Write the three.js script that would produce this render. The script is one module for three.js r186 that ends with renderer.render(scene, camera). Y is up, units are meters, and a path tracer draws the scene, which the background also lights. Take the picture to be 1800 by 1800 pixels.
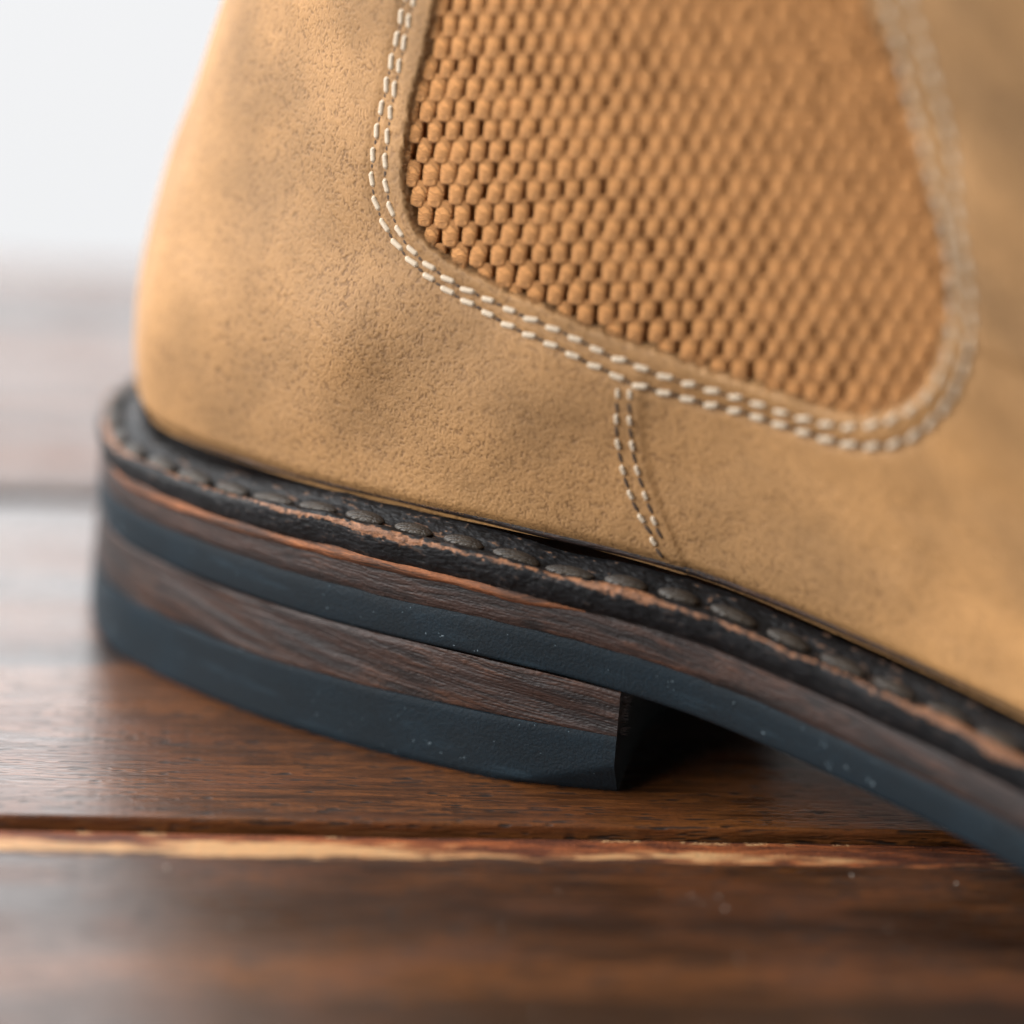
import * as THREE from 'three';
import { mergeGeometries } from 'three/addons/utils/BufferGeometryUtils.js';
import { MeshBVH, acceleratedRaycast } from 'three-mesh-bvh';
import { RectAreaLightUniformsLib } from 'three/addons/lights/RectAreaLightUniformsLib.js';

// ------------------------------------------------------------------ camera, light, exposure
const RAD = Math.PI / 180, MM = 0.001;
const scene = new THREE.Scene();
const renderer = new THREE.WebGLRenderer({ antialias: true });
renderer.toneMapping = THREE.LinearToneMapping;
renderer.toneMappingExposure = 0.88;
renderer.shadowMap.enabled = true;

const V = (x, y, z) => new THREE.Vector3(x, y, z);
const PITCH = 20 * RAD, ROLL = 4 * RAD, FOV = 20, FPX = 900 / Math.tan(FOV / 2 * RAD);
const fwd = V(0, -Math.sin(PITCH), -Math.cos(PITCH)), flat = V(1, 0, 0), upv = V(0, 0, 0).crossVectors(flat, fwd);
const camRight = flat.clone().multiplyScalar(Math.cos(ROLL)).addScaledVector(upv, Math.sin(ROLL));
const camUp = flat.clone().multiplyScalar(-Math.sin(ROLL)).addScaledVector(upv, Math.cos(ROLL));
const CAM = V(-13.819, 141.801, 299.567);                              // millimetres; the heel's front corner on the table is the origin
const camera = new THREE.PerspectiveCamera(FOV, 1, 0.02, 20);
camera.position.copy(CAM).multiplyScalar(MM);
camera.quaternion.setFromRotationMatrix(new THREE.Matrix4().makeBasis(camRight, camUp, fwd.clone().negate()));
camera.focus = 0.326;
camera.userData.fStop = 5.1;
scene.background = new THREE.Color().setRGB(0.035, 0.033, 0.031);         // the dim room behind the camera

// two daylight windows: one in the white wall behind the table, one in the wall to the left
RectAreaLightUniformsLib.init();
function areaLight(name, w, h, pos, target, color, intensity) {
  const l = new THREE.RectAreaLight(color, intensity, w, h);
  l.name = name; l.position.set(...pos); l.lookAt(...target); scene.add(l); return l;
}
const SIDE = { w: 0.70, h: 0.50, pos: [-0.33, 0.32, 0.13], into: [1, 0, 0] };
const BACK = { w: 0.29, h: 0.95, pos: [-0.175, 0.08, -0.305], into: [0, 0, 1] };
const face = (o, d) => [o.pos[0] + o.into[0] * d, o.pos[1], o.pos[2] + o.into[2] * d];
areaLight('side_window_daylight', SIDE.w, SIDE.h, face(SIDE, 0.02), face(SIDE, 1), new THREE.Color().setRGB(1, 0.985, 0.97), 6.6);
areaLight('back_window_daylight', BACK.w, BACK.h, face(BACK, 0.02), face(BACK, 1), new THREE.Color().setRGB(0.96, 0.98, 1), 2.3);

// ------------------------------------------------------------------ noise and textures
let seed = 7;
const rnd = () => { seed = (seed * 1664525 + 1013904223) >>> 0; return seed / 4294967296; };
const NTAB = new Float32Array(65536), PERM = new Uint16Array(65536);
for (let i = 0; i < 65536; i++) { NTAB[i] = rnd(); PERM[i] = Math.floor(rnd() * 65536); }
const hash = (x, y, k) => NTAB[(PERM[(x + k * 977) & 65535] + y * 613) & 65535];
function vnoise(x, y, k, px = 0, py = 0) {                              // value noise, 0..1, periodic in px, py when given
  let x0 = Math.floor(x), y0 = Math.floor(y); const fx = x - x0, fy = y - y0;
  let x1 = x0 + 1, y1 = y0 + 1;
  if (px) { x0 = ((x0 % px) + px) % px; x1 = x0 + 1 === px ? 0 : x0 + 1; }
  if (py) { y0 = ((y0 % py) + py) % py; y1 = y0 + 1 === py ? 0 : y0 + 1; }
  const u = fx * fx * (3 - 2 * fx), v = fy * fy * (3 - 2 * fy);
  const a = hash(x0, y0, k), b = hash(x1, y0, k), c = hash(x0, y1, k), d = hash(x1, y1, k);
  return a + (b - a) * u + (c - a) * v + (a - b - c + d) * u * v;
}
function fbm(x, y, k, oct, px = 0, py = 0) {
  let s = 0, w = 0.5, t = 0;
  for (let o = 0; o < oct; o++) { s += w * vnoise(x, y, k + o, px, py); t += w; x *= 2; y *= 2; px *= 2; py *= 2; w *= 0.5; }
  return s / t;
}
const clamp = (x, a = 0, b = 1) => Math.min(b, Math.max(a, x));
const sstep = (a, b, x) => { const t = clamp((x - a) / (b - a)); return t * t * (3 - 2 * t); };
const mix = (a, b, t) => a + (b - a) * t;
const mix3 = (a, b, t) => [mix(a[0], b[0], t), mix(a[1], b[1], t), mix(a[2], b[2], t)];
function makeTexture(w, h, fn, srgb) {                                  // fn(i, j) -> [r,g,b] in 0..255
  const d = new Uint8Array(w * h * 4);
  for (let j = 0; j < h; j++) for (let i = 0; i < w; i++) {
    const c = fn(i, j), o = (j * w + i) * 4;
    d[o] = clamp(c[0], 0, 255); d[o + 1] = clamp(c[1], 0, 255); d[o + 2] = clamp(c[2], 0, 255); d[o + 3] = 255;
  }
  const t = new THREE.DataTexture(d, w, h, THREE.RGBAFormat);
  t.magFilter = THREE.LinearFilter; t.minFilter = THREE.LinearFilter;
  t.wrapS = t.wrapT = THREE.RepeatWrapping;
  if (srgb) t.colorSpace = THREE.SRGBColorSpace;
  t.needsUpdate = true; return t;
}
// colour and height together: fn returns [r, g, b, height, roughness] with height and roughness in 0..1
function makeMaps(w, h, fn, rough) {
  const hd = new Float32Array(w * h), rd = new Float32Array(w * h);
  const map = makeTexture(w, h, (i, j) => { const c = fn(i, j); hd[j * w + i] = c[3]; rd[j * w + i] = c[4] ?? 1; return c; }, true);
  const bumpMap = makeTexture(w, h, (i, j) => { const g = hd[j * w + i] * 255; return [g, g, g]; }, false);
  const out = { map, bumpMap };
  if (rough) out.roughnessMap = makeTexture(w, h, (i, j) => { const g = rd[j * w + i] * 255; return [g, g, g]; }, false);
  return out;
}

// suede: short nap, dark pits between tufts, patches where the nap lies another way
const suedeMaps = makeMaps(1536, 1536, (i, j) => {
  const S = 1536, x = i / S, y = j / S;                                  // 120 mm square
  const wx = (vnoise(x * 160, y * 160, 9, 160, 160) - 0.5) * 1.6;
  const n1 = vnoise(x * 430 + wx, y * 360, 11, 430, 360), n2 = vnoise(x * 640, y * 600 + wx, 12, 640, 600), n3 = vnoise(x * 210, y * 180, 13, 210, 180);
  const patch = fbm(x * 5, y * 5, 20, 3, 5, 5), fine = fbm(x * 22, y * 22, 30, 3, 22, 22);
  const amt = 0.25 + 0.75 * sstep(0.40, 0.66, patch * 0.7 + fine * 0.3);  // the nap stands more open in places
  const nap = n1 * 0.42 + n2 * 0.36 + n3 * 0.22, pit = sstep(0.54, 0.82, nap) * amt;
  const tone = (fine - 0.5) * 0.16 - (patch - 0.5) * 0.55 + (0.5 - nap) * 0.16;
  const base = [159 * (1 + tone), 120 * (1 + tone), 76 * (1 + tone * 1.05)];
  const c = mix3(base, [98, 68, 38], clamp(pit * 0.5));
  return [...c, clamp(0.65 - (nap - 0.5) * 0.9 - pit * 0.2), clamp(0.80 - 0.2 * sstep(0.45, 0.7, 1 - patch))];
}, true);
const yarnMaps = makeMaps(256, 256, (i, j) => {                          // twisted threads across the loop
  const x = i / 256, y = j / 256, w = fbm(x * 6, y * 6, 41, 2, 6, 6);
  const th = Math.abs(Math.sin((y * 10 + x * 2 + w * 2.2) * Math.PI)), n = vnoise(x * 90, y * 90, 44, 90, 90);
  const k = 0.86 + 0.20 * th + (n - 0.5) * 0.22 + (w - 0.5) * 0.12;
  return [182 * k, 128 * k, 75 * k, clamp(th * 0.7 + n * 0.3)];
});
// leather edge: fibres in layers, running along or slanting across the edge; 200 mm x 12.5 mm
function edgeMaps(k, slant, light, mid, dark, streak) {
  return makeMaps(2048, 128, (i, j) => {
    const u = i / 2048 * 200, v = j / 128 * 12.5, q = v + slant * u;
    const warp = (fbm(u / 14, v / 3, k, 3) - 0.5) * 1.6;
    const a = fbm(u / 9, (q + warp) * 1.1, k + 10, 4), b = fbm(u / 2.2, (q + warp * 0.6) * 6.5, k + 20, 3), c = vnoise(u * 4, v * 8, k + 30), m = fbm(u / 7, v / 4, k + 40, 3);
    let col = mix3(dark, mid, sstep(0.28, 0.62, a * 0.55 + b * 0.45));
    col = mix3(col, light, sstep(0.52, 0.78, m * 0.5 + b * 0.5) * streak);
    const crack = sstep(0.60, 0.76, b * 0.65 + (1 - a) * 0.4);
    col = mix3(col, [18, 16, 18], crack * 0.75);
    const t = 1 + (c - 0.5) * 0.28;
    return [col[0] * t, col[1] * t, col[2] * t, clamp(0.6 + (b - 0.5) * 0.9 + (c - 0.5) * 0.25 - crack * 0.5)];
  });
}
const liftMaps = edgeMaps(50, 0.13, [104, 68, 48], [56, 40, 35], [28, 24, 25], 0.7);
const midMaps = edgeMaps(90, 0.03, [110, 73, 54], [60, 44, 39], [28, 25, 26], 0.65);
const wornMaps = edgeMaps(130, 0.01, [186, 122, 76], [140, 86, 52], [70, 48, 38], 0.8);
// welt: painted black leather, the paint worn to copper brown at the rim; v runs along the profile (12.5 mm)
const WELT_RIM = 5.05;
const weltMaps = makeMaps(2048, 256, (i, j) => {
  const u = i / 2048 * 200, v = j / 256 * 12.5;
  const w = fbm(u / 10, v / 6, 170, 3), f = fbm(u / 1.6, v / 0.5, 180, 3), g = fbm(u / 0.5, v / 0.35, 190, 2), h = vnoise(u * 7, v * 9, 195);
  let col = mix3([10, 12, 15], [28, 29, 32], sstep(0.35, 0.7, f * 0.6 + g * 0.4));
  const d = Math.abs(v - WELT_RIM - (w - 0.5) * 0.5) - 0.16 - (w - 0.5) * 1.5 - (f - 0.5) * 0.8;
  const below = v < WELT_RIM ? 0.35 : 0;
  let wear = sstep(0.25, -0.15, d - below + (g - 0.5) * 0.7);
  const fleck = sstep(0.62, 0.76, f * 0.6 + g * 0.4) * (v > WELT_RIM + 1 ? 0.6 : 0.22);
  col = mix3(col, mix3([168, 118, 84], [98, 70, 54], g), clamp(wear * 0.95));
  col = mix3(col, [150, 108, 78], fleck * (1 - wear));
  const t = 1 + (h - 0.5) * 0.3;
  return [col[0] * t, col[1] * t, col[2] * t, clamp(0.5 + (f - 0.5) * 0.7 + (g - 0.5) * 0.6), clamp(0.62 + (g - 0.5) * 0.3)];
}, true);
const rubberMaps = makeMaps(1024, 512, (i, j) => {                       // 100 mm x 50 mm
  const x = i / 1024 * 100, y = j / 512 * 50;
  const f = fbm(x / 6, y / 4, 210, 3), g = vnoise(x * 4.5, y * 4.5, 220), h = vnoise(x * 9, y * 9, 221), s = vnoise(x * 1.1, y * 1.1, 225), s2 = vnoise(x * 5, y * 5, 226);
  const t = 1 + (f - 0.5) * 0.35 + (g - 0.5) * 0.22 + (h - 0.5) * 0.2;
  let c = [13 * t, 29 * t, 38 * t];
  const scuff = sstep(0.64, 0.78, fbm(x / 9, y / 1.5, 230, 4)) * 0.25;
  c = mix3(c, [62, 80, 92], scuff);
  if (s > 0.86 && s2 > 0.88) c = mix3(c, [176, 190, 198], 0.8);          // dust
  return [...c, clamp(0.5 + (g - 0.5) * 0.45 + (h - 0.5) * 0.5)];
});
// stained wood, 204.8 mm along x 102.4 mm across
function woodMaps(k, w, h, wornSpots) {
  return makeMaps(w, h, (i, j) => {
    const u = i / w * 204.8, v = j / h * 102.4;
    const bend = (fbm(u / 60, v / 22, k, 3) - 0.5) * 9 + (fbm(u / 14, v / 5, k + 3, 2) - 0.5) * 1.2;
    const ring = fbm(u / 180, (v + bend) / 7, k + 6, 4), fib = fbm(u / 7, (v + bend * 0.5) * 2.2, k + 12, 3), hair = vnoise(u * 0.8, (v + bend * 0.3) * 6, k + 18) * 0.6 + vnoise(u * 0.35, (v + bend * 0.3) * 3, k + 19) * 0.4, spot = fbm(u / 12, v / 5, k + 22, 4), grit = vnoise(u * 5, v * 5, k + 26);
    let col = mix3([40, 22, 10], [116, 70, 35], sstep(0.30, 0.70, ring * 0.6 + fib * 0.4));
    col = mix3(col, [98, 54, 26], sstep(0.48, 0.72, spot) * 0.42);        // redder stain
    const pore = sstep(0.54, 0.76, hair * 0.6 + fib * 0.4);
    col = mix3(col, [26, 16, 10], pore * 0.9);
    const pale = sstep(0.66, 0.82, spot * 0.5 + (1 - fib) * 0.5) * wornSpots;
    col = mix3(col, [150, 104, 66], pale);
    const t = 1 + (grit - 0.5) * 0.16;
    return [col[0] * t, col[1] * t, col[2] * t, clamp(0.62 + (hair - 0.5) * 0.35 + (fib - 0.5) * 0.35 + (ring - 0.5) * 0.25 - pore * 0.45), clamp(0.36 + (spot - 0.5) * 0.35 + pore * 0.25 + (hair - 0.5) * 0.15)];
  }, true);
}
const woodA = woodMaps(300, 2048, 1024, 0.35), woodB = woodMaps(340, 1024, 512, 0.2), woodC = woodMaps(380, 1024, 512, 0.3);
// the worn edge of the front board: stain rubbed off to raw wood along the crest; 204.8 mm x 9 mm, v = 0 at the gap
const edgeWood = makeMaps(2048, 128, (i, j) => {
  const u = i / 2048 * 204.8, v = j / 128 * 9;
  const a = fbm(u / 12, v / 2, 420, 4), b = fbm(u / 3, v * 2.6, 430, 4), c = vnoise(u * 3.5, v * 6, 440), l = fbm(u / 45, 3.5, 450, 2);
  let col = mix3([80, 38, 18], [164, 90, 46], sstep(0.3, 0.7, a * 0.4 + b * 0.6));
  const raw = sstep(0.40, 0.66, b * 0.5 + a * 0.4 + l * 0.3 - Math.abs(v - 5.0 + (a - 0.5) * 3) * 0.12 + sstep(30, -50, u - 102.4) * 0.25 - 0.05);
  col = mix3(col, mix3([216, 180, 132], [184, 138, 92], c), raw * 0.9);
  col = mix3(col, [62, 38, 23], sstep(-0.2, 0.5, v - 5.95 - (b - 0.5) * 2.4 - (a - 0.5) * 1.2) * 0.95);   // the stained top begins raggedly
  const chip = sstep(0.60, 0.70, fbm(u / 4, 9.1, 460, 3) + (c - 0.5) * 0.12) * sstep(1.2, 0.3, v + (b - 0.5) * 1.4);
  col = mix3(col, [214, 178, 130], chip * 0.9 * sstep(0.25, 0.6, c));
  const t = 1 + (c - 0.5) * 0.3;
  return [col[0] * t, col[1] * t, col[2] * t, clamp(0.5 + (b - 0.5) * 0.8 + (c - 0.5) * 0.3), 0.7];
}, true);

const std = o => new THREE.MeshPhysicalMaterial(o);
const M = {
  suede: std({ ...suedeMaps, roughness: 0.9, bumpScale: 0.00012, sheen: 0.08, sheenColor: new THREE.Color().setRGB(0.9, 0.72, 0.5), sheenRoughness: 0.5 }),
  yarn: std({ ...yarnMaps, roughness: 0.85, bumpScale: 0.00018, sheen: 0.2, sheenColor: new THREE.Color().setRGB(0.9, 0.65, 0.4), sheenRoughness: 0.6 }),
  webbing: std({ color: new THREE.Color().setRGB(0.40, 0.19, 0.062), roughness: 0.95 }),
  thread: std({ color: new THREE.Color().setRGB(0.52, 0.43, 0.32), roughness: 0.7 }),
  holeShade: std({ color: new THREE.Color().setRGB(0.07, 0.045, 0.03), roughness: 0.9 }),  // dark colour imitating the shade inside needle holes
  waxThread: std({ ...edgeMaps(600, 0.25, [106, 93, 76], [64, 57, 49], [28, 26, 26], 0.6), roughness: 0.5, bumpScale: 0.0003 }),
  lift: std({ ...liftMaps, roughness: 0.58, bumpScale: 0.00022 }),
  mid: std({ ...midMaps, roughness: 0.58, bumpScale: 0.0002 }),
  worn: std({ ...wornMaps, roughness: 0.75, bumpScale: 0.00015 }),
  welt: std({ ...weltMaps, roughness: 0.85, specularIntensity: 0.5, bumpScale: 0.00018 }),
  rubber: std({ ...rubberMaps, roughness: 0.62, specularIntensity: 0.7, bumpScale: 0.00006 }),
  woodA: std({ ...woodA, roughness: 0.95, bumpScale: 0.00035, clearcoat: 0.75, clearcoatRoughness: 0.3 }),
  woodB: std({ ...woodB, roughness: 1.0, bumpScale: 0.00015, clearcoat: 0.5, clearcoatRoughness: 0.36 }),
  woodC: std({ ...woodC, roughness: 0.95, bumpScale: 0.0002, clearcoat: 0.15, clearcoatRoughness: 0.3 }),
  edgeWood: std({ ...edgeWood, roughness: 0.9, bumpScale: 0.0003 }),
  wall: std({ color: new THREE.Color().setRGB(0.94, 0.945, 0.95), roughness: 0.9 }),
  frame: std({ color: new THREE.Color().setRGB(0.75, 0.75, 0.74), roughness: 0.5 }),
  pane: std({ color: 0x000000, emissive: new THREE.Color().setRGB(0.965, 0.975, 0.99), emissiveIntensity: 1.02, roughness: 0.4 }),
  dust: std({ color: new THREE.Color().setRGB(0.75, 0.70, 0.62), roughness: 0.9 }),
};

// ------------------------------------------------------------------ mesh helpers (all shapes are written in millimetres)
const counts = {};
function add(parent, name, geo, mat) {
  const m = new THREE.Mesh(geo, mat); m.name = name; m.castShadow = m.receiveShadow = true; parent.add(m); return m;
}
function geom(pos, uv, idx, smooth = true) {
  const g = new THREE.BufferGeometry();
  g.setAttribute('position', new THREE.Float32BufferAttribute(pos.map(x => x * MM), 3));
  g.setAttribute('uv', new THREE.Float32BufferAttribute(uv, 2));
  g.setIndex(idx);
  const out = smooth ? g : g.toNonIndexed();
  out.computeVertexNormals(); return out;
}
// rows of equally long point lists -> a sheet; closed joins the last column to the first
function sheet(rows, uvs, flip = false) {
  const pos = [], uv = [], idx = [], n = rows[0].length;
  rows.forEach((r, j) => r.forEach((p, i) => { pos.push(p[0], p[1], p[2]); uv.push(uvs[j][i][0], uvs[j][i][1]); }));
  for (let j = 0; j < rows.length - 1; j++) for (let i = 0; i < n - 1; i++) {
    const a = j * n + i, b = a + 1, c = a + n, d = c + 1;
    flip ? idx.push(a, b, c, b, d, c) : idx.push(a, c, b, b, c, d);
  }
  return geom(pos, uv, idx);
}
function cap(ring, upward, uvScale = 0.01) {                            // flat-ish lid over a closed ring of [x, y, z]
  const tri = THREE.ShapeUtils.triangulateShape(ring.map(p => new THREE.Vector2(p[0], p[2])), []);
  const pos = [], uv = []; ring.forEach(p => { pos.push(...p); uv.push(p[0] * uvScale, p[2] * uvScale); });
  const idx = []; tri.forEach(([a, b, c]) => {
    const A = ring[a], B = ring[b], D = ring[c];
    const ny = (B[2] - A[2]) * (D[0] - A[0]) - (B[0] - A[0]) * (D[2] - A[2]);
    (ny > 0) === upward ? idx.push(a, b, c) : idx.push(a, c, b);
  });
  return geom(pos, uv, idx);
}

// ------------------------------------------------------------------ the table, the wall and the windows
const tabletop = new THREE.Group(); tabletop.name = 'tabletop';
tabletop.userData = { kind: 'structure', label: 'dark stained wooden tabletop of wide boards with a worn board edge', category: 'table' };
tabletop.rotation.y = 6.7 * RAD; tabletop.position.set(0, 0, 0.0096); scene.add(tabletop);
function plank(z0, z1, farEase, farDrop, nearEase, mat, uOff, vOff, x0 = -330, x1 = 470) {     // z0 far edge, z1 near edge (mm)
  const prof = [];
  const nF = 10, nN = 6;
  prof.push([z0, -28]); prof.push([z0, -farDrop - 1.2]);
  for (let k = 0; k <= nF; k++) { const t = k / nF; prof.push([z0 + farEase * t, -farDrop * Math.pow(1 - t, 1.25)]); }
  const nz = 40; for (let k = 1; k < nz; k++) prof.push([mix(z0 + farEase, z1 - nearEase, k / nz), 0]);
  for (let k = 0; k <= nN; k++) { const t = k / nN; prof.push([z1 - nearEase + nearEase * Math.sin(t * Math.PI / 2), -nearEase * (1 - Math.cos(t * Math.PI / 2))]); }
  prof.push([z1, -28]);
  const split = 2 + nF;                                                  // the far eased edge ends here
  const xs = []; for (let x = x0; x <= x1 + 1e-6; x += (x > -130 && x < 80) ? 2.5 : 10) xs.push(x);
  const wob = (x, k) => (fbm(x / 18 + k * 31, k, 700, 3) - 0.5);
  let run = 0; const L = prof.map((p, k) => (run += k ? Math.hypot(p[0] - prof[k - 1][0], p[1] - prof[k - 1][1]) : 0));
  const rowOf = k => xs.map(x => [x, prof[k][1] + (k > 2 && k < split ? wob(x, z0) * 0.5 * Math.sin((k - 2) / nF * Math.PI) : 0), prof[k][0] + (k <= split ? wob(x, z0 + 9) * 0.9 : 0)]);
  const rows = prof.map((_, k) => rowOf(k));
  const g = new THREE.Group(); g.name = 'plank'; tabletop.add(g);
  const top = [], uvt = []; for (let k = split; k < prof.length; k++) { top.push(rows[k]); uvt.push(xs.map(x => [(x + uOff) / 204.8, (L[k] - L[split] + vOff) / 102.4])); }
  add(g, 'board', sheet(top, uvt), mat);
  const ed = [], uve = []; for (let k = 0; k <= split; k++) { ed.push(rows[k]); uve.push(xs.map(x => [(x + uOff) / 204.8, clamp((L[k] - L[2]) / Math.max(farEase, 1) * 6.6 / 9, 0, 0.99)])); }
  return { g, edge: sheet(ed, uve), rows };
}
const P0 = plank(0.4, 150, 8.2, 1.35, 1.5, M.woodB, 102.4, 10); add(P0.g, 'worn_edge', P0.edge, M.edgeWood);
const P1 = plank(-101, -0.6, 2.2, 1.2, 0.45, M.woodA, 102.4, 2); add(P1.g, 'board_edge', P1.edge, M.woodA);
const P2 = plank(-224, -103, 2.2, 1.0, 1.2, M.woodC, 30, 20); add(P2.g, 'board_edge', P2.edge, M.woodC);
[P0, P1, P2].forEach((p, i) => {                                         // ends and underside close each board
  const n = p.rows[0].length;
  const e = [0, n - 1].map(c => { const r = p.rows.map(q => q[c]); const sh = r.map(q => new THREE.Vector2(q[2], q[1])); const tri = THREE.ShapeUtils.triangulateShape(sh, []); return geom(r.flat(), r.flatMap(q => [q[2] / 100, q[1] / 100]), tri.flat()); });
  const f = p.rows[0], b = p.rows[p.rows.length - 1];
  const under = sheet([f, b], [f.map(q => [q[0] / 204.8, 0]), b.map(q => [q[0] / 204.8, 1])], true);
  add(p.g, 'underside', mergeGeometries([...e, under]), [M.woodB, M.woodA, M.woodC][i]);
});
function wallBox(name, w, h, d, x, y, z, label) {
  const m = add(scene, name, new THREE.BoxGeometry(w, h, d), M.wall); m.position.set(x, y, z);
  m.userData = { kind: 'structure', label, category: 'wall' }; return m;
}
wallBox('wall', 3.2, 2.6, 0.08, 0.5, 0.3, -0.37, 'plain white wall behind the wooden tabletop');
wallBox('wall_side', 0.08, 2.6, 2.6, -0.39, 0.3, 0.97, 'plain white wall at the side of the table');
function windowThing(o, label, group) {
  const t = new THREE.Group(); t.name = 'window'; if (counts.window) t.name += '_' + String(counts.window).padStart(3, '0'); counts.window = (counts.window || 0) + 1;
  t.position.set(...o.pos); t.rotation.y = o.into[0] ? Math.PI / 2 : 0; scene.add(t);
  t.userData = { label, category: 'window', group };
  for (const s of [-1, 1]) {
    const a = add(t, 'frame_side', new THREE.BoxGeometry(0.05, o.h + 0.1, 0.03), M.frame); a.position.set(s * (o.w / 2 + 0.025), 0, 0);
    const b = add(t, 'frame_rail', new THREE.BoxGeometry(o.w, 0.05, 0.03), M.frame); b.position.set(0, s * (o.h / 2 + 0.025), 0);
  }
  const p = add(t, 'pane', new THREE.BoxGeometry(o.w, o.h, 0.006), M.pane); p.position.z = 0;
}
windowThing(SIDE, 'bright window in the white wall at the side of the table');
windowThing(BACK, 'tall bright window in the white wall behind the table');

// ------------------------------------------------------------------ the boot
const boot = new THREE.Group(); boot.name = 'chelsea_boot'; scene.add(boot);
boot.userData = { label: 'tan suede ankle boot with elastic side panel and stacked heel on wooden table', category: 'boot' };
const AX = 27 * RAD, ca = Math.cos(AX), sa = Math.sin(AX);
const toW = (s, t) => [s * ca - t * sa, s * sa + t * ca];               // along the boot, out of its near side -> x, z
const TC = -23.3;
const nearSide = [[-83.4, -18], [-80.1, -10.9], [-75.0, -4.6], [-71.1, -.8], [-66.3, 2], [-59.5, 4.3], [-48.3, 6.6], [-39.3, 7.5], [-27.6, 7.3], [-16.5, 6.1], [-12.2, 5.45], [1.4, 2.7], [10, 1.2], [20, .5], [32, 1.0], [45, 2.6], [60, 5.5], [80, 10], [100, 13.5], [125, 15], [150, 11], [170, 3], [185, -9]];
const ctrl = [[-84, TC], ...nearSide, [194, TC], ...nearSide.slice().reverse().map(([s, t]) => [s, 2 * TC - t])];
const outlineCurve = new THREE.CatmullRomCurve3(ctrl.map(([s, t]) => V(s, 0, t)), true, 'centripetal');
const N_OUT = 1440;
const outline = []; {
  let L = 0, prev = null;
  for (let i = 0; i <= N_OUT; i++) {
    const p = outlineCurve.getPoint(i / N_OUT), q = outlineCurve.getTangent(i / N_OUT);
    if (prev) L += Math.hypot(p.x - prev.x, p.z - prev.z); prev = p;
    const l = Math.hypot(q.x, q.z);
    outline.push({ s: p.x, t: p.z, ns: -q.z / l, nt: q.x / l, L });
  }
}
function table(pts) { return x => { if (x <= pts[0][0]) return pts[0][1]; for (let i = 1; i < pts.length; i++) if (x <= pts[i][0]) { const a = pts[Math.max(0, i - 2)], b = pts[i - 1], c = pts[i], d = pts[Math.min(pts.length - 1, i + 1)], t = (x - b[0]) / (c[0] - b[0]), h = c[0] - b[0]; const m0 = (c[1] - a[1]) / (c[0] - a[0]) * h, m1 = (d[1] - b[1]) / (d[0] - b[0]) * h; const t2 = t * t, t3 = t2 * t; return (2 * t3 - 3 * t2 + 1) * b[1] + (t3 - 2 * t2 + t) * m0 + (-2 * t3 + 3 * t2) * c[1] + (t3 - t2) * m1; } return pts[pts.length - 1][1]; }; }
const drop = table([[-90, 0], [-20, 0], [-8, -.45], [0, -1.2], [8, -2.3], [22, -4.8], [33, -6.5], [44, -8.2], [60, -10.8], [75, -13.4], [90, -14.6], [140, -14.6], [165, -12.5], [195, -7]]);
const weltRise = table([[-85, -.9], [-66, -.9], [-50, -.5], [-41, .2], [-32, .7], [-16, .2], [-8, -.4], [2, .2], [10, .5], [26, .1], [60, 0], [195, 0]]);
// a band round the outline: prof(o) -> [[offset, height], ...]; v runs along the profile in millimetres
function band(pts, prof, uMM, vMM, closed = true) {
  const rows = [], uvs = [], n = prof(pts[0]).length;
  const all = pts.map(o => prof(o));
  for (let j = 0; j < n; j++) { rows.push([]); uvs.push([]); }
  pts.forEach((o, i) => {
    let run = 0; const pr = all[i];
    pr.forEach(([off0, y], j) => {
      if (j) run += Math.hypot(off0 - pr[j - 1][0], y - pr[j - 1][1]);
      const off = off0 + mix(0.75, -0.85, y / 27) * Math.max(0, -o.ns);      // the heel block flares a little towards the ground at the back
      const [x, z] = toW(o.s + o.ns * off, o.t + o.nt * off);
      rows[j].push([x, y, z]); uvs[j].push([o.L / uMM, run / vMM]);
    });
  });
  return { g: sheet(rows, uvs, true), rows };
}
const ringOf = r => r.slice(0, -1);
const jit = (L, k, sc) => (fbm(L / sc, k * 7.3, 800 + k, 3) - 0.5);
// rubber outsole, leather midsole, welt: each runs round the whole boot
{
  const b = band(outline, o => { const d = drop(o.s), y0 = 14.6 + d, y1 = 19.45 + d + jit(o.L, 1, 3) * 0.35; return [[-1.5, y0 + 0.0], [-0.45, y0 + 0.05], [-0.1, y0 + 0.25], [0.05, y0 + 0.7], [0.08, mix(y0, y1, 0.4)], [0.08, mix(y0, y1, 0.7)], [0.05, y1 - 0.12], [-0.25, y1]]; }, 100, 50);
  const under = cap(ringOf(b.rows[0]), false), over = cap(ringOf(b.rows[7]), true);
  add(boot, 'rubber_outsole', mergeGeometries([b.g, under, over]), M.rubber);
}
{
  const b = band(outline, o => { const d = drop(o.s), y0 = 19.4 + d + jit(o.L, 1, 3) * 0.35, y1 = 23.3 + d + weltRise(o.s) * 0.4; const w = k => jit(o.L, k, 5) * 0.25; return [[-0.5, y0], [0.12, y0 + 0.1], [0.2 + w(2), mix(y0, y1, 0.3)], [0.1 + w(3), mix(y0, y1, 0.6)], [0.05 + w(4), mix(y0, y1, 0.85)], [-0.2, y1], [-1, y1 + 0.1]]; }, 200, 12.5);
  add(boot, 'leather_midsole', mergeGeometries([b.g, cap(ringOf(b.rows[6]), true)]), M.mid);
}
const weltTop = o => 27.1 + drop(o.s) + weltRise(o.s);
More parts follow.
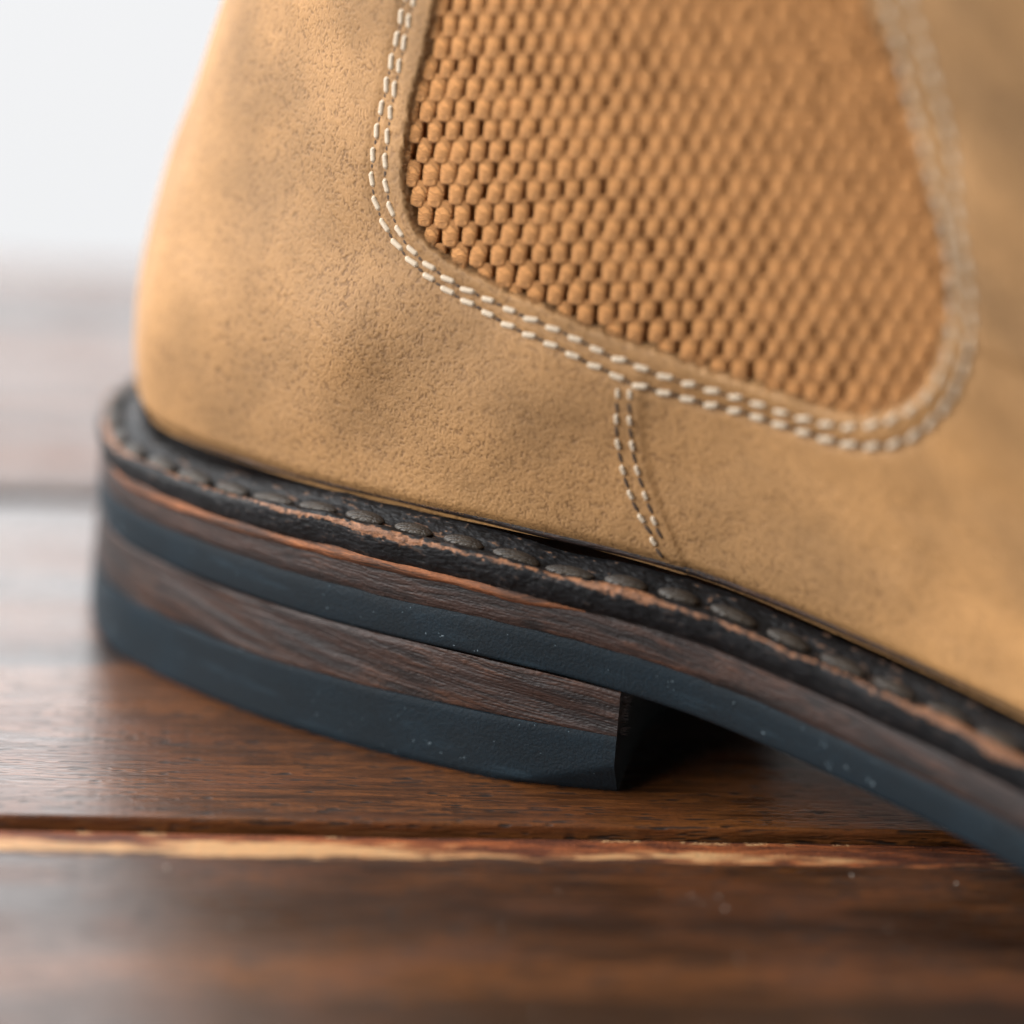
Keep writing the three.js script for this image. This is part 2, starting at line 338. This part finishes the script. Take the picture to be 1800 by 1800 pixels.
const welt = (() => {
  const b = band(outline, o => {
    const y = weltTop(o) + jit(o.L, 6, 8) * 0.95, y0 = 23.2 + drop(o.s) + weltRise(o.s) * 0.4, r = jit(o.L, 7, 6) * 0.6;
    return [[-0.9, y0 - 0.1], [-0.1, y0], [0.45 + r, y0 + 0.5], [0.75 + r, mix(y0, y, 0.35)], [0.85 + r, mix(y0, y, 0.6)], [0.8 + r, y - 0.75], [0.62 + r, y - 0.3], [0.3 + r, y - 0.02], [-0.1 + r, y + 0.05], [-0.5, y - 0.12], [-0.85, y - 0.5], [-1.3, y - 0.62], [-2.2, y - 0.35], [-2.9, y + 0.25 + jit(o.L, 8, 2) * 0.4], [-3.7, y + 0.75 + jit(o.L, 9, 2.5) * 0.5], [-4.5, y + 1.0], [-4.9, y + 0.7], [-5.2, y - 0.3], [-6.5, y - 0.6]];
  }, 200, 12.5);
  return add(boot, 'welt', b.g, M.welt);
})();
{ // thin rand strip between upper and welt
  const b = band(outline, o => { const y = 29.1 + drop(o.s) + weltRise(o.s) * 0.35 + jit(o.L, 12, 12) * 0.25; return [[-7.2, y - 0.9], [-5.6, y - 0.75], [-5.2, y - 0.35], [-5.25, y + 0.05], [-5.7, y + 0.25], [-7.4, y + 0.35]]; }, 200, 12.5);
  add(boot, 'rand', b.g, M.mid);
}
{ // raw leather showing in a worn line under the welt, round the heel
  const seg = outline.filter(o => o.s < -3.5 && o.t > TC - 20 && o.s > -90).sort((a, b) => a.L - b.L);
  const near = outline.slice(0, N_OUT / 2).filter(o => o.s < -3.5 && (o.s > -73 || o.t > -2));
  const b = band(near, o => {
    const k = sstep(-3.5, -12, o.s) * sstep(-74, -64, o.s), y = 23.15 + drop(o.s) + weltRise(o.s) * 0.4 + jit(o.L, 14, 6) * 0.2, h = (0.8 + jit(o.L, 15, 3) * 0.5) * (0.12 + 0.88 * k);
    return [[-0.6, y - h], [0.35 * k, y - h * 0.9], [0.8 * k, y - h * 0.3], [0.85 * k, y + h * 0.3], [0.35 * k, y + h * 0.9], [-0.6, y + h]];
  }, 200, 12.5);
  add(boot, 'worn_leather_line', b.g, M.worn);
}
// heel: leather lift and rubber top piece, D shaped with a hollowed front face
const heelSide = [...outline.slice(0, N_OUT).filter(o => o.s <= 1.0 && o.t <= TC), ...outline.slice(0, N_OUT).filter(o => o.s <= 1.0 && o.t > TC)];
heelSide.sort((p, q) => Math.atan2(p.t - TC, -(p.s + 30)) - Math.atan2(q.t - TC, -(q.s + 30)));
{ let L = 0; heelSide.forEach((o, i) => { if (i) L += Math.hypot(o.s - heelSide[i - 1].s, o.t - heelSide[i - 1].t); heelSide[i] = { ...o, L }; }); }
function heelPart(name, profile, mat, uMM, vMM) {
  const b = band(heelSide, profile, uMM, vMM);
  const last = heelSide.length - 1, breast = [], buv = [];
  b.rows.forEach((r, j) => {
    const A = r[last], B = r[0], row = [], u = [];
    for (let k = 0; k <= 24; k++) {
      const t = k / 24, hollow = 5.5 * Math.sin(Math.PI * t);
      row.push([mix(A[0], B[0], t) - ca * hollow, mix(A[1], B[1], t), mix(A[2], B[2], t) - sa * hollow]); u.push([t * 60 / uMM, A[1] / vMM]);
    }
    breast.push(row); buv.push(u);
  });
  const ring = j => [...b.rows[j], ...breast[j].slice(1, -1)];
  return add(boot, name, mergeGeometries([b.g, sheet(breast, buv, true), cap(ring(0), false), cap(ring(b.rows.length - 1), true)]), mat);
}
const notch = (o, y) => { if (o.t < TC || o.s < -13) return 0; const h = 4.4 * Math.pow((o.s + 13) / 14, 1.25); return y < h ? -(h - y) * 0.62 : 0; };
heelPart('rubber_top_piece', o => { const w = jit(o.L, 21, 4) * 0.25; const P = []; for (let k = 0; k <= 16; k++) { const y = 0.02 + 7.95 * k / 16 + (k === 16 ? w : 0); P.push([0.15 + notch(o, y) - (k === 0 ? 0.35 : k === 1 ? 0.04 : 0) - (k === 16 ? 0.12 : 0), y]); } return P; }, M.rubber, 100, 50);
const heelLift = heelPart('leather_heel_lift', o => { const w = jit(o.L, 21, 4) * 0.25, P = [], top = 14.62 + drop(o.s); for (let k = 0; k <= 20; k++) { const y = mix(7.98 + w, top, k / 20); P.push([0.02 + (fbm(o.L / 16, y / 1.9 + o.L * 0.075, 830, 3) - 0.5) * 0.85 - (k === 0 || k === 20 ? 0.15 : 0), y]); } return P; }, M.lift, 260, 12.5);

// welt stitches: fat waxed thread lying in the groove of the welt
{
  const near = outline.slice(0, N_OUT / 2).filter(o => o.s < 75);
  const base = new THREE.SphereGeometry(1, 18, 12);
  const p = base.attributes.position;
  for (let i = 0; i < p.count; i++) { const x = p.getX(i), y = p.getY(i), z = p.getZ(i); const k = Math.pow(Math.max(0, 1 - Math.abs(x) ** 2.6), 0.18); const r = Math.hypot(y, z) || 1; const taper = Math.sqrt(Math.max(0, 1 - x * x)) || 1e-3; p.setXYZ(i, x, y / taper * Math.min(taper, 1) * (0.7 + 0.3 * k), z); }
  { const uv = base.attributes.uv; for (let i = 0; i < uv.count; i++) uv.setXY(i, p.getX(i) * 0.014 + 0.3, p.getZ(i) * 0.15 + 0.5); }
  base.computeVertexNormals();
  let next = 5;
  near.forEach((o, i) => {
    if (o.L < next) return; next += 6.3;
    const off = -1.75, y = weltTop(o) - 0.3, [x, z] = toW(o.s + o.ns * off, o.t + o.nt * off);
    const m = add(welt, 'welt_stitch', base, M.waxThread);
    const ts = -o.nt, tt = o.ns, [dx, dz] = toW(-ts, -tt);
    const q = near[Math.min(near.length - 1, i + 8)], dy = (weltTop(q) - weltTop(o)) / Math.max(1e-3, q.L - o.L);
    const X = V(dx, dy, dz).normalize(), Z0 = V(...(() => { const [a, b] = toW(o.ns, o.nt); return [a, -0.12, b]; })()).normalize(), Y = V(0, 0, 0).crossVectors(Z0, X).normalize(), Z = V(0, 0, 0).crossVectors(X, Y);
    m.matrixAutoUpdate = true;
    m.quaternion.setFromRotationMatrix(new THREE.Matrix4().makeBasis(X, Y, Z)); m.position.set(x * MM, y * MM, z * MM);
    m.scale.set((2.3 + rnd() * 0.6) * MM, (0.62 + rnd() * 0.22) * MM, (0.95 + rnd() * 0.25) * MM);
  });
}

// ------------------------------------------------------------------ upper
const inset = [];                                                       // near half of the feather line, back to toe, with arc fraction
{ let L = 0, prev = null; outline.slice(0, N_OUT / 2 + 1).forEach(o => { const k = 6.1; const s = o.s - o.ns * k, t = Math.max(TC, o.t - o.nt * k); if (prev) L += Math.hypot(s - prev[0], t - prev[1]); prev = [s, t]; inset.push([s, t, L]); }); }
inset[0][1] = TC; inset[inset.length - 1][1] = TC;
const LEN = inset[inset.length - 1][2], S0 = inset[0][0], S1 = inset[inset.length - 1][0];
function feather(a) { const L = a * LEN; let lo = 0, hi = inset.length - 1; while (hi - lo > 1) { const m = (lo + hi) >> 1; inset[m][2] <= L ? lo = m : hi = m; } const f = clamp((L - inset[lo][2]) / Math.max(1e-6, inset[hi][2] - inset[lo][2])); return [mix(inset[lo][0], inset[hi][0], f), mix(inset[lo][1], inset[hi][1], f)]; }
const sbT = table(/*SB*/[[26, S0], [36, S0 - .6], [46, S0], [56, S0 + 2.2], [66, S0 + 5.5], [78, S0 + 9.5], [92, S0 + 13], [110, S0 + 15], [150, S0 + 14]]/*SB*/);
const sfT = table([[26, S1], [40, S1 - 3], [52, S1 - 12], [64, S1 - 40], [80, 112], [95, 84], [110, 66], [130, 52], [150, 46]]);
const wT = table([[26, 31], [38, 31.5], [48, 30.5], [60, 28], [80, 25.5], [100, 26], [120, 28], [150, 31]]);
const blT = table([[26, 0], [40, .06], [52, .28], [66, .6], [80, .85], [95, 1], [150, 1]]);
const fadeT = table([[26, 1], [40, 1], [60, .8], [80, .5], [100, .25], [130, 0], [150, 0]]);
function upperST(a, h) {
  const [s0, t0] = feather(a), S = clamp((s0 - S0) / (S1 - S0)), sb = sbT(h), sf = sfT(h);
  const foot = (t0 - TC) / 31, ell = Math.sqrt(Math.max(0, 4 * S * (1 - S)));
  return [mix(sb, sf, S), wT(h) * mix(foot, ell, blT(h)) * 1, h + drop(s0) * fadeT(h)];
}
function upperBase(c, h) {                                               // c in -1..1: far side .. near side, 0 at the back of the heel
  const [s, w, y] = upperST(Math.abs(c), h), [x, z] = toW(s, TC + Math.sign(c) * w);
  return V(x, y, z);
}
function upperFrame(c, h) {
  const e = 0.002, p = upperBase(c, h), u = upperBase(c + e, h).sub(upperBase(c - e, h)).normalize(), v = upperBase(c, h + 0.4).sub(upperBase(c, h - 0.4)).normalize();
  return { p, u, v, n: V(0, 0, 0).crossVectors(u, v).normalize() };
}
// looking up places on the near side
const THICK = 1.3;
const probe = (() => {
  const rows = [], uvs = [];
  for (let h = 26; h <= 150; h += 1.5) { const r = [], q = []; for (let k = 0; k <= 260; k++) { const c = k / 260 * 0.75; const f = upperFrame(Math.max(c, 0.003), h); const p = f.p.addScaledVector(f.n, THICK); r.push(p.toArray()); q.push([c, h]); } rows.push(r); uvs.push(q); }
  const m = new THREE.Mesh(sheet(rows, uvs), new THREE.MeshBasicMaterial({ side: THREE.DoubleSide })); m.updateMatrixWorld(); m.raycast = acceleratedRaycast; m.geometry.boundsTree = new MeshBVH(m.geometry); return m;
})();
const caster = new THREE.Raycaster();
const dirOf = (x, y) => fwd.clone().addScaledVector(camRight, (x - 900) / FPX).addScaledVector(camUp, -(y - 900) / FPX).normalize();
function onUpper(x, y) { caster.set(CAM.clone().multiplyScalar(MM), dirOf(x, y)); const h = caster.intersectObject(probe)[0]; return h ? [h.uv.x, h.uv.y] : null; }
function along(pixels, step) {                                           // points every `step` mm along a line on the upper
  const ch = pixels.map(q => onUpper(...q)).filter(Boolean);
  const cv = new THREE.CatmullRomCurve3(ch.map(([c, h]) => V(c * 400, h, 0)), false, 'centripetal');
  const fine = cv.getPoints(pixels.length * 14).map(p => [p.x / 400, p.y]);
  const out = []; let L = 0, prev = null, next = 0;
  for (const [c, h] of fine) { const p = upperBase(c, h); if (prev) L += p.distanceTo(prev); prev = p; if (L >= next) { out.push([c, h, L]); next += step; } }
  return out;
}
const goreEdgePx = [[800, -90], [770, 0], [757, 50], [743, 117], [727, 173], [717, 227], [711, 283], [712, 333], [723, 383], [743, 417], [777, 447], [817, 470], [860, 493], [900, 513], [950, 533], [1006, 560], [1089, 592], [1172, 622], [1228, 643], [1283, 662], [1333, 677], [1400, 700], [1447, 717], [1500, 729], [1550, 723], [1593, 703], [1627, 667], [1647, 617], [1658, 567], [1661, 483], [1650, 417], [1627, 333], [1610, 267], [1590, 187], [1570, 110], [1547, 67], [1520, 0], [1490, -90]];
const outerPx = [[730, -70], [707, 7], [698, 60], [685, 107], [677, 153], [665, 200], [658, 240], [653, 277], [650, 310], [653, 343], [660, 370], [668, 397], [683, 417], [707, 447], [730, 470], [758, 493], [797, 520], [835, 540], [868, 560], [907, 580], [943, 595], [981, 611], [1017, 631], [1067, 654], [1106, 674], [1169, 693], [1233, 712], [1297, 727], [1347, 743], [1393, 757], [1437, 772], [1480, 783], [1520, 788], [1558, 787], [1598, 773], [1633, 747], [1660, 717], [1680, 683], [1697, 637], [1707, 570], [1702, 500], [1692, 440], [1683, 390], [1680, 340], [1673, 270], [1657, 200], [1643, 150], [1627, 93], [1607, 30], [1585, -50]];
const innerPx = [[740, -65], [717, 33], [708, 80], [698, 120], [692, 160], [683, 197], [680, 233], [676, 263], [674, 297], [675, 330], [682, 360], [690, 390], [702, 417], [717, 437], [735, 455], [763, 475], [790, 497], [820, 510], [850, 525], [885, 540], [920, 557], [953, 570], [989, 586], [1025, 603], [1058, 622], [1097, 635], [1142, 654], [1178, 667], [1222, 680], [1264, 693], [1303, 703], [1340, 717], [1380, 730], [1420, 740], [1457, 750], [1493, 753], [1530, 750], [1563, 740], [1600, 723], [1627, 703], [1645, 677], [1660, 643], [1672, 590], [1675, 540], [1672, 490], [1668, 443], [1660, 395], [1645, 340], [1630, 285], [1613, 213], [1597, 167], [1577, 67], [1555, 0], [1535, -60]];
const seamAPx = [[1088, 668], [1086, 692], [1083, 744], [1087, 789], [1094, 829], [1106, 865], [1119, 896], [1136, 924], [1149, 953], [1160, 975]];
const seamBPx = [[1108, 670], [1107, 694], [1107, 744], [1111, 786], [1118, 825], [1131, 864], [1144, 900], [1154, 928], [1168, 956], [1178, 976]];
const seamEdge = along([[1128, 640], [1124, 700], [1123, 744], [1127, 786], [1134, 825], [1147, 864], [1160, 900], [1172, 928], [1184, 956], [1196, 985]], 0.5);
const gore = along(goreEdgePx, 0.5);
const gore3 = gore.map(([c, h]) => upperBase(c, h));
const topC = [gore[0], gore[gore.length - 1]];
const gorePoly = [[topC[0][0] * 1.0, 150], ...gore, [topC[1][0] * 0.96, 150]];
function inGore(c, h) { let inside = false; for (let i = 0, j = gorePoly.length - 1; i < gorePoly.length; j = i++) { const [xi, yi] = gorePoly[i], [xj, yj] = gorePoly[j]; if ((yi > h) !== (yj > h) && c < (xj - xi) * (h - yi) / (yj - yi) + xi) inside = !inside; } return inside; }
const gBox = gore.reduce((b, [c, h]) => [Math.min(b[0], c), Math.max(b[1], c), Math.min(b[2], h)], [9, -9, 999]);
function goreDist(c, h, p) {                                             // signed millimetres, negative inside the elastic
  if (c < gBox[0] - 0.03 || c > gBox[1] + 0.03 || h < gBox[2] - 7) return 9;
  let d = 1e9; for (const g of gore3) { const q = g.distanceToSquared(p); if (q < d) d = q; }
  d = Math.sqrt(d); if (h > topC[0][1] - 1) { const lim = 8; d = Math.min(d, lim); }
  return inGore(c, h) ? -d : d;
}
const seamC = (h) => { let best = seamEdge[0]; for (const q of seamEdge) if (Math.abs(q[1] - h) < Math.abs(best[1] - h)) best = q; return best[0]; };
// low folds and dents of the worn suede
const folds = [[470, 300, 9, -0.5], [560, 250, 6, 0.35], [350, 320, 7, 0.4], [600, 585, 7, 1.15], [690, 720, 8, -0.7], [640, 430, 6, -0.3], [480, 640, 8, -0.35], [860, 740, 9, 0.35], [800, 620, 6, -0.25], [400, 500, 9, 0.3], [980, 800, 7, -0.25], [1300, 850, 14, -0.5], [1450, 980, 14, 0.6], [1600, 900, 14, -0.5]]
  .map(([x, y, r, k]) => { const q = onUpper(x, y); return q && { p: upperBase(...q), r, k }; }).filter(Boolean);
function relief(c, h, p) {
  let d = 0; for (const f of folds) { const q = p.distanceToSquared(f.p) / (f.r * f.r); if (q < 6) d += f.k * Math.exp(-q * 1.4); }
  return d + (fbm(p.x / 9 + 40, p.y / 9 + p.z / 14, 900, 3) - 0.5) * 0.55;
}
const rowLines = [outerPx, innerPx].map(q => along(q, 0.9).map(([c, h]) => upperBase(c, h)));
function pull(gd, p) { if (gd < 0.3 || gd > 8) return 0; let k = 0; for (const r of rowLines) { let d = 1e9; for (const q of r) { const e = q.distanceToSquared(p); if (e < d) d = e; } k = Math.max(k, Math.exp(-d / 0.42)); } return 0.34 * k; }
const cols = []; {
  const dense = 0.42 / LEN;
  const stop = 172 / LEN;
  for (let c = -1; c < -24 / LEN; c += 4 / LEN) cols.push(c);
  for (let c = -24 / LEN; c < stop; c += (c < 0 ? 1.2 / LEN : dense)) cols.push(c);
  for (let c = stop; c < 1; c += 4 / LEN) cols.push(c);
  cols.push(1);
}
const hs = []; for (let h = 28.2; h < 104; h += 0.42) hs.push(h); for (let h = 104; h <= 150; h += 4) hs.push(h);
const grid = { pos: [], uv: [], dist: [], seam: [] };
for (const h of hs) for (const c0 of cols) {
  const c = Math.abs(c0) < 1e-4 ? 1e-4 : clamp(c0, -0.9999, 0.9999), f = upperFrame(c, h), p = f.p;
  const gd = c > 0 ? goreDist(c, h, p) : 9, sc = c > 0 ? c - seamC(h) : -1;
  let off = THICK;
  if (c > 0.02) {
    off += relief(c, h, p) * sstep(28, 33, h) * sstep(0.5, 3.5, gd);
    off = mix(-1.3, off, sstep(-0.25, 0.4, gd + (vnoise(p.x * 2.2, p.y * 2.2, 905) - 0.5) * 0.4));
    off -= pull(gd, p);                                                    // pulled in by the stitch rows
    if (gd > 3 && h < gBox[2] + 14) off += 0.3 * sstep(0.6, -0.1, sc * LEN) - 0.3;    // the rear panel laps over the front one
  }
  off -= 0.9 * sstep(30.5, 28.2, h);
  const q = p.clone().addScaledVector(f.n, off);
  grid.pos.push(q.x, q.y, q.z); grid.dist.push(gd); grid.seam.push(c > 0 ? sc : -Math.abs(c) < -seamC(h) ? 1 : -1);
  const arc = c * LEN * 0.92; grid.uv.push(arc / 120, h / 120);
}
{
  const n = cols.length, rear = [], front = [], web = [];
  for (let j = 0; j < hs.length - 1; j++) for (let i = 0; i < n - 1; i++) {
    const a = j * n + i, b = a + 1, c = a + n, d = c + 1, gd = Math.max(grid.dist[a], grid.dist[b], grid.dist[c], grid.dist[d]);
    const t = [a, b, c, b, d, c];
    if (gd > -1.6) (grid.seam[a] < 0 ? rear : front).push(...t);
    if (Math.min(grid.dist[a], grid.dist[b], grid.dist[c], grid.dist[d]) < 0) web.push(...t);
  }
  const part = (idx, pos = grid.pos) => { // compact
    const m = new Map(), P = [], U = [], I = []; for (const k of idx) { if (!m.has(k)) { m.set(k, P.length / 3); P.push(pos[k * 3], pos[k * 3 + 1], pos[k * 3 + 2]); U.push(grid.uv[k * 2], grid.uv[k * 2 + 1]); } I.push(m.get(k)); }
    return { P, U, I };
  };
  const whole = geom(grid.pos, grid.uv, [...rear, ...front]);            // normals run on across the seam
  const withNormals = idx => { const q = part(idx), g = geom(q.P, q.U, q.I), m = new Map(); let k = 0; const N = []; for (const v of idx) if (!m.has(v)) { m.set(v, k++); N.push(whole.attributes.normal.getX(v), whole.attributes.normal.getY(v), whole.attributes.normal.getZ(v)); } g.setAttribute('normal', new THREE.Float32BufferAttribute(N, 3)); return g; };
  globalThis.rearPanel = add(boot, 'rear_quarter', withNormals(rear), M.suede);
  globalThis.vampPanel = add(boot, 'vamp', withNormals(front), M.suede);
  const wpos = []; for (const h of hs) for (const c0 of cols) { const c = Math.abs(c0) < 1e-4 ? 1e-4 : clamp(c0, -0.9999, 0.9999); if (c < gBox[0] - 0.02 || c > gBox[1] + 0.02) { wpos.push(0, 0, 0); continue; } const f = upperFrame(c, h); f.p.addScaledVector(f.n, -0.55); wpos.push(f.p.x, f.p.y, f.p.z); }
  const q = part(web, wpos);
  globalThis.gorePanel = add(boot, 'elastic_gore', geom(q.P, q.U, q.I), M.webbing);
}
// woven loops of the elastic
{
  const at = (x, y) => upperBase(...onUpper(x, y));
  const O = at(1180, 330), X1 = at(1360, 330), Y1 = at(1182, 147);        // five loops along a row, five rows up
  const PX = X1.distanceTo(O) / 5, PY = Y1.distanceTo(O) / 5;
  const e1 = X1.clone().sub(O).normalize(), e2 = Y1.clone().sub(O).normalize(), n0 = V(0, 0, 0).crossVectors(e1, e2).normalize();
  const loop = new THREE.SphereGeometry(1, 16, 10), p = loop.attributes.position;
  for (let i = 0; i < p.count; i++) { const y = p.getY(i), x = p.getX(i), z = p.getZ(i), r = Math.sqrt(Math.max(1e-4, 1 - y * y)), k = Math.pow(r, 0.24) / r / Math.pow(Math.pow(Math.abs(x / r), 2.4) + Math.pow(Math.abs(z / r), 2.4) + 1e-6, 1 / 2.4); p.setXYZ(i, x * k, y, z * k); }
  loop.computeVertexNormals();
  const list = [];
  const rays = new THREE.Raycaster();
  for (let r = -22; r <= 40; r++) for (let q = -22; q <= 22; q++) {
    const jx = (rnd() - 0.5) * 0.34, jy = (rnd() - 0.5) * 0.26, tilt = (rnd() - 0.5) * 0.26, sc = 0.90 + rnd() * 0.18;
    const P = O.clone().addScaledVector(e1, (q + (r & 1 ? 0.5 : 0)) * PX + jx).addScaledVector(e2, r * PY + jy);
    rays.set(P.clone().addScaledVector(n0, 60).multiplyScalar(MM), n0.clone().negate());
    const h = rays.intersectObject(probe)[0]; if (!h) continue;
    const c = h.uv.x, hh = h.uv.y; if (hh > 148.5) continue;
    const f = upperFrame(c, hh), gd = goreDist(c, hh, f.p);
    if (gd > 0.8 || gd < -80) continue;
    const Y = e2.clone().addScaledVector(f.n, -e2.dot(f.n)).normalize().applyAxisAngle(f.n, tilt), Xv = V(0, 0, 0).crossVectors(Y, f.n).normalize();
    const Zt = f.n.clone().addScaledVector(Y, 0.13).normalize(), Yt = V(0, 0, 0).crossVectors(Zt, Xv).normalize();
    const m = new THREE.Matrix4().makeBasis(Xv, Yt, Zt).scale(V(0.41 * PX * sc * MM, 0.66 * PY * sc * MM, (0.34 + 0.14 * sc) * MM)).setPosition(f.p.clone().addScaledVector(f.n, 0.2).multiplyScalar(MM));
    const view = f.p.clone().sub(CAM), w = view.dot(fwd), sx = 900 + FPX * view.dot(camRight) / w, sy = 900 - FPX * view.dot(camUp) / w;
    list.push({ m, shown: sx > -20 && sx < 1820 && sy > -20, near: Math.abs(sx - 720) + 0 * sy });
  }
  list.sort((a, b) => (b.shown - a.shown) || (a.near - b.near));
  const rest = [];
  list.forEach((l, i) => {
    if (i < 300 && l.shown) { const o = add(gorePanel, 'woven_loop', loop, M.yarn); l.m.decompose(o.position, o.quaternion, o.scale); }
    else rest.push(loop.clone().applyMatrix4(l.m));
  });
  if (rest.length) { const o = add(gorePanel, 'woven_loop_field', mergeGeometries(rest), M.yarn); o.userData.kind = 'stuff'; }
}
// loose fibres standing off the cut edge of the suede round the elastic and along the feather line
{
  const pos = [], uv = [], idx = [];
  const hair = (q, dir, len, wid) => { const side = V(0, 0, 0).crossVectors(dir, fwd).normalize().multiplyScalar(wid), b = pos.length / 3; for (const p of [q.clone().add(side), q.clone().sub(side), q.clone().addScaledVector(dir, len)]) { pos.push(p.x, p.y, p.z); uv.push(rnd(), rnd()); } idx.push(b, b + 1, b + 2); };
  for (let i = 0; i < gore.length - 1; i++) for (let k = 0; k < 9; k++) {
    const t = rnd(), c = mix(gore[i][0], gore[i + 1][0], t), h = mix(gore[i][1], gore[i + 1][1], t), f = upperFrame(c, h);
    hair(f.p.clone().addScaledVector(f.n, 0.5 + rnd() * 0.7).addScaledVector(f.u, (rnd() - 0.5) * 0.5).addScaledVector(f.v, (rnd() - 0.5) * 0.5), V(rnd() - 0.5, rnd() - 0.5, rnd() - 0.5).addScaledVector(f.n, 0.35).normalize(), 0.25 + rnd() * 0.5, 0.035);
  }
  for (let k = 0; k < 1500; k++) {
    const f = upperFrame(0.06 + rnd() * 0.45, 29.2 + rnd() * 0.7);
    hair(f.p.clone().addScaledVector(f.n, 0.8 + rnd() * 0.4), V(rnd() - 0.5, -0.2 + rnd() * 0.4, rnd() - 0.5).addScaledVector(f.n, 0.5).normalize(), 0.2 + rnd() * 0.4, 0.03);
  }
  const lint = { pos: pos.splice(0), uv: uv.splice(0), idx: idx.splice(0) };
  for (let k = 0; k < 70; k++) { const [x, z] = toW(1.0 + rnd() * 0.5, 2.5 - rnd() * 0.6); hair(V(x, 7.9 + rnd() * 5, z), V(0.8 + rnd(), rnd() - 0.5, rnd() - 0.3).normalize(), 0.3 + rnd() * 0.7, 0.03); }
  { const g = geom(pos, uv, idx), o = add(heelLift, 'frayed_fibre_tuft', g, M.lift); o.userData.kind = 'stuff'; }
  pos.push(...lint.pos); uv.length = 0; uv.push(...lint.uv); pos.splice(0, pos.length - lint.pos.length); idx.length = 0; idx.push(...lint.idx);
  const o = add(rearPanel, 'suede_fibre_fringe', geom(pos, uv, idx), M.suede); o.userData.kind = 'stuff';
}
// stitches: white thread, each stitch dips into the suede; dark beads between them stand in for shade in the needle holes
{
  const bar = (len, rad) => { const g = new THREE.CapsuleGeometry(rad, Math.max(0.1, len - 2 * rad), 5, 9); g.rotateZ(Math.PI / 2); const p = g.attributes.position; for (let i = 0; i < p.count; i++) { const x = p.getX(i) / (len / 2); const k = 1 - 0.45 * x * x; p.setY(i, p.getY(i) * k); p.setZ(i, p.getZ(i) * k - 0.24 * x * x); } g.scale(MM, MM, MM); g.computeVertexNormals(); return g; };
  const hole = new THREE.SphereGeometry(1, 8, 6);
  function run(pixels, pitch, fill, rad, panel, above, holeLen) {
    const st = bar(pitch * fill, rad), pts = along(pixels, pitch), holes = [];
    for (let i = 0; i < pts.length - 1; i++) {
      const surf = (c, h, extra) => { const f = upperFrame(c, h), gd = goreDist(c, h, f.p); const off = THICK + relief(c, h, f.p) * sstep(0.5, 3.5, gd) - pull(gd, f.p) + 0.1 + extra; return { f, q: f.p.clone().addScaledVector(f.n, off) }; };
      const A = surf(pts[i][0], pts[i][1], above), B = surf(pts[i + 1][0], pts[i + 1][1], above), jitter = 1 + (rnd() - 0.5) * 0.16;
      const X = B.q.clone().sub(A.q).normalize(), n = A.f.n.clone().addScaledVector(X, -A.f.n.dot(X)).normalize(), Y = V(0, 0, 0).crossVectors(n, X);
      X.applyAxisAngle(n, 0.18 + (rnd() - 0.5) * 0.12); Y.crossVectors(n, X);
      const o = add(typeof panel === 'function' ? panel(pts[i][0], pts[i][1]) : panel, 'stitch', st, M.thread);
      o.quaternion.setFromRotationMatrix(new THREE.Matrix4().makeBasis(X, Y, n));
      o.position.copy(A.q).add(B.q).multiplyScalar(0.5 * MM).addScaledVector(n, 0.12 * MM); o.scale.set(jitter, 1, 1);
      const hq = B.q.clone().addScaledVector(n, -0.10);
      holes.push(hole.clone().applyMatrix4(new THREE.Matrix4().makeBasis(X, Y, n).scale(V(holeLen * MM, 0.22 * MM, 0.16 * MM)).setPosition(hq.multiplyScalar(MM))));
    }
    return holes;
  }
  const side = (c, h) => c < seamC(h) ? rearPanel : vampPanel;
  const hA = run(outerPx, 2.72, 0.74, 0.41, side, -0.06, 0.42), hB = run(innerPx, 2.72, 0.72, 0.40, side, -0.06, 0.40);
  const hC = run(seamAPx, 2.95, 0.44, 0.32, rearPanel, 0.0, 0.75), hD = run(seamBPx, 2.95, 0.44, 0.32, rearPanel, 0.0, 0.75);
  add(rearPanel, 'needle_hole_shade_row', mergeGeometries([...hA, ...hB, ...hC, ...hD]), M.holeShade);  // added dark beads, painted as the shaded needle holes
}
// ------------------------------------------------------------------ dust lying on the table
{
  const g = new THREE.IcosahedronGeometry(1, 0), n = 70, im = new THREE.InstancedMesh(g, M.dust, n), m = new THREE.Matrix4();
  for (let i = 0; i < n; i++) {
    const x = -75 + rnd() * 135, z = 20 + rnd() * 50 - x * 0.115, r = 0.04 + rnd() * rnd() * 0.11;
    m.makeRotationY(rnd() * 6).scale(V(r * MM * (1 + rnd()), r * 0.7 * MM, r * MM)).setPosition(x * MM, r * 0.6 * MM, z * MM); im.setMatrixAt(i, m);
  }
  im.name = 'dust'; im.userData = { kind: 'stuff', label: 'pale specks of dust lying on the front board', category: 'dust' }; im.castShadow = true; scene.add(im);
}
renderer.render(scene, camera);
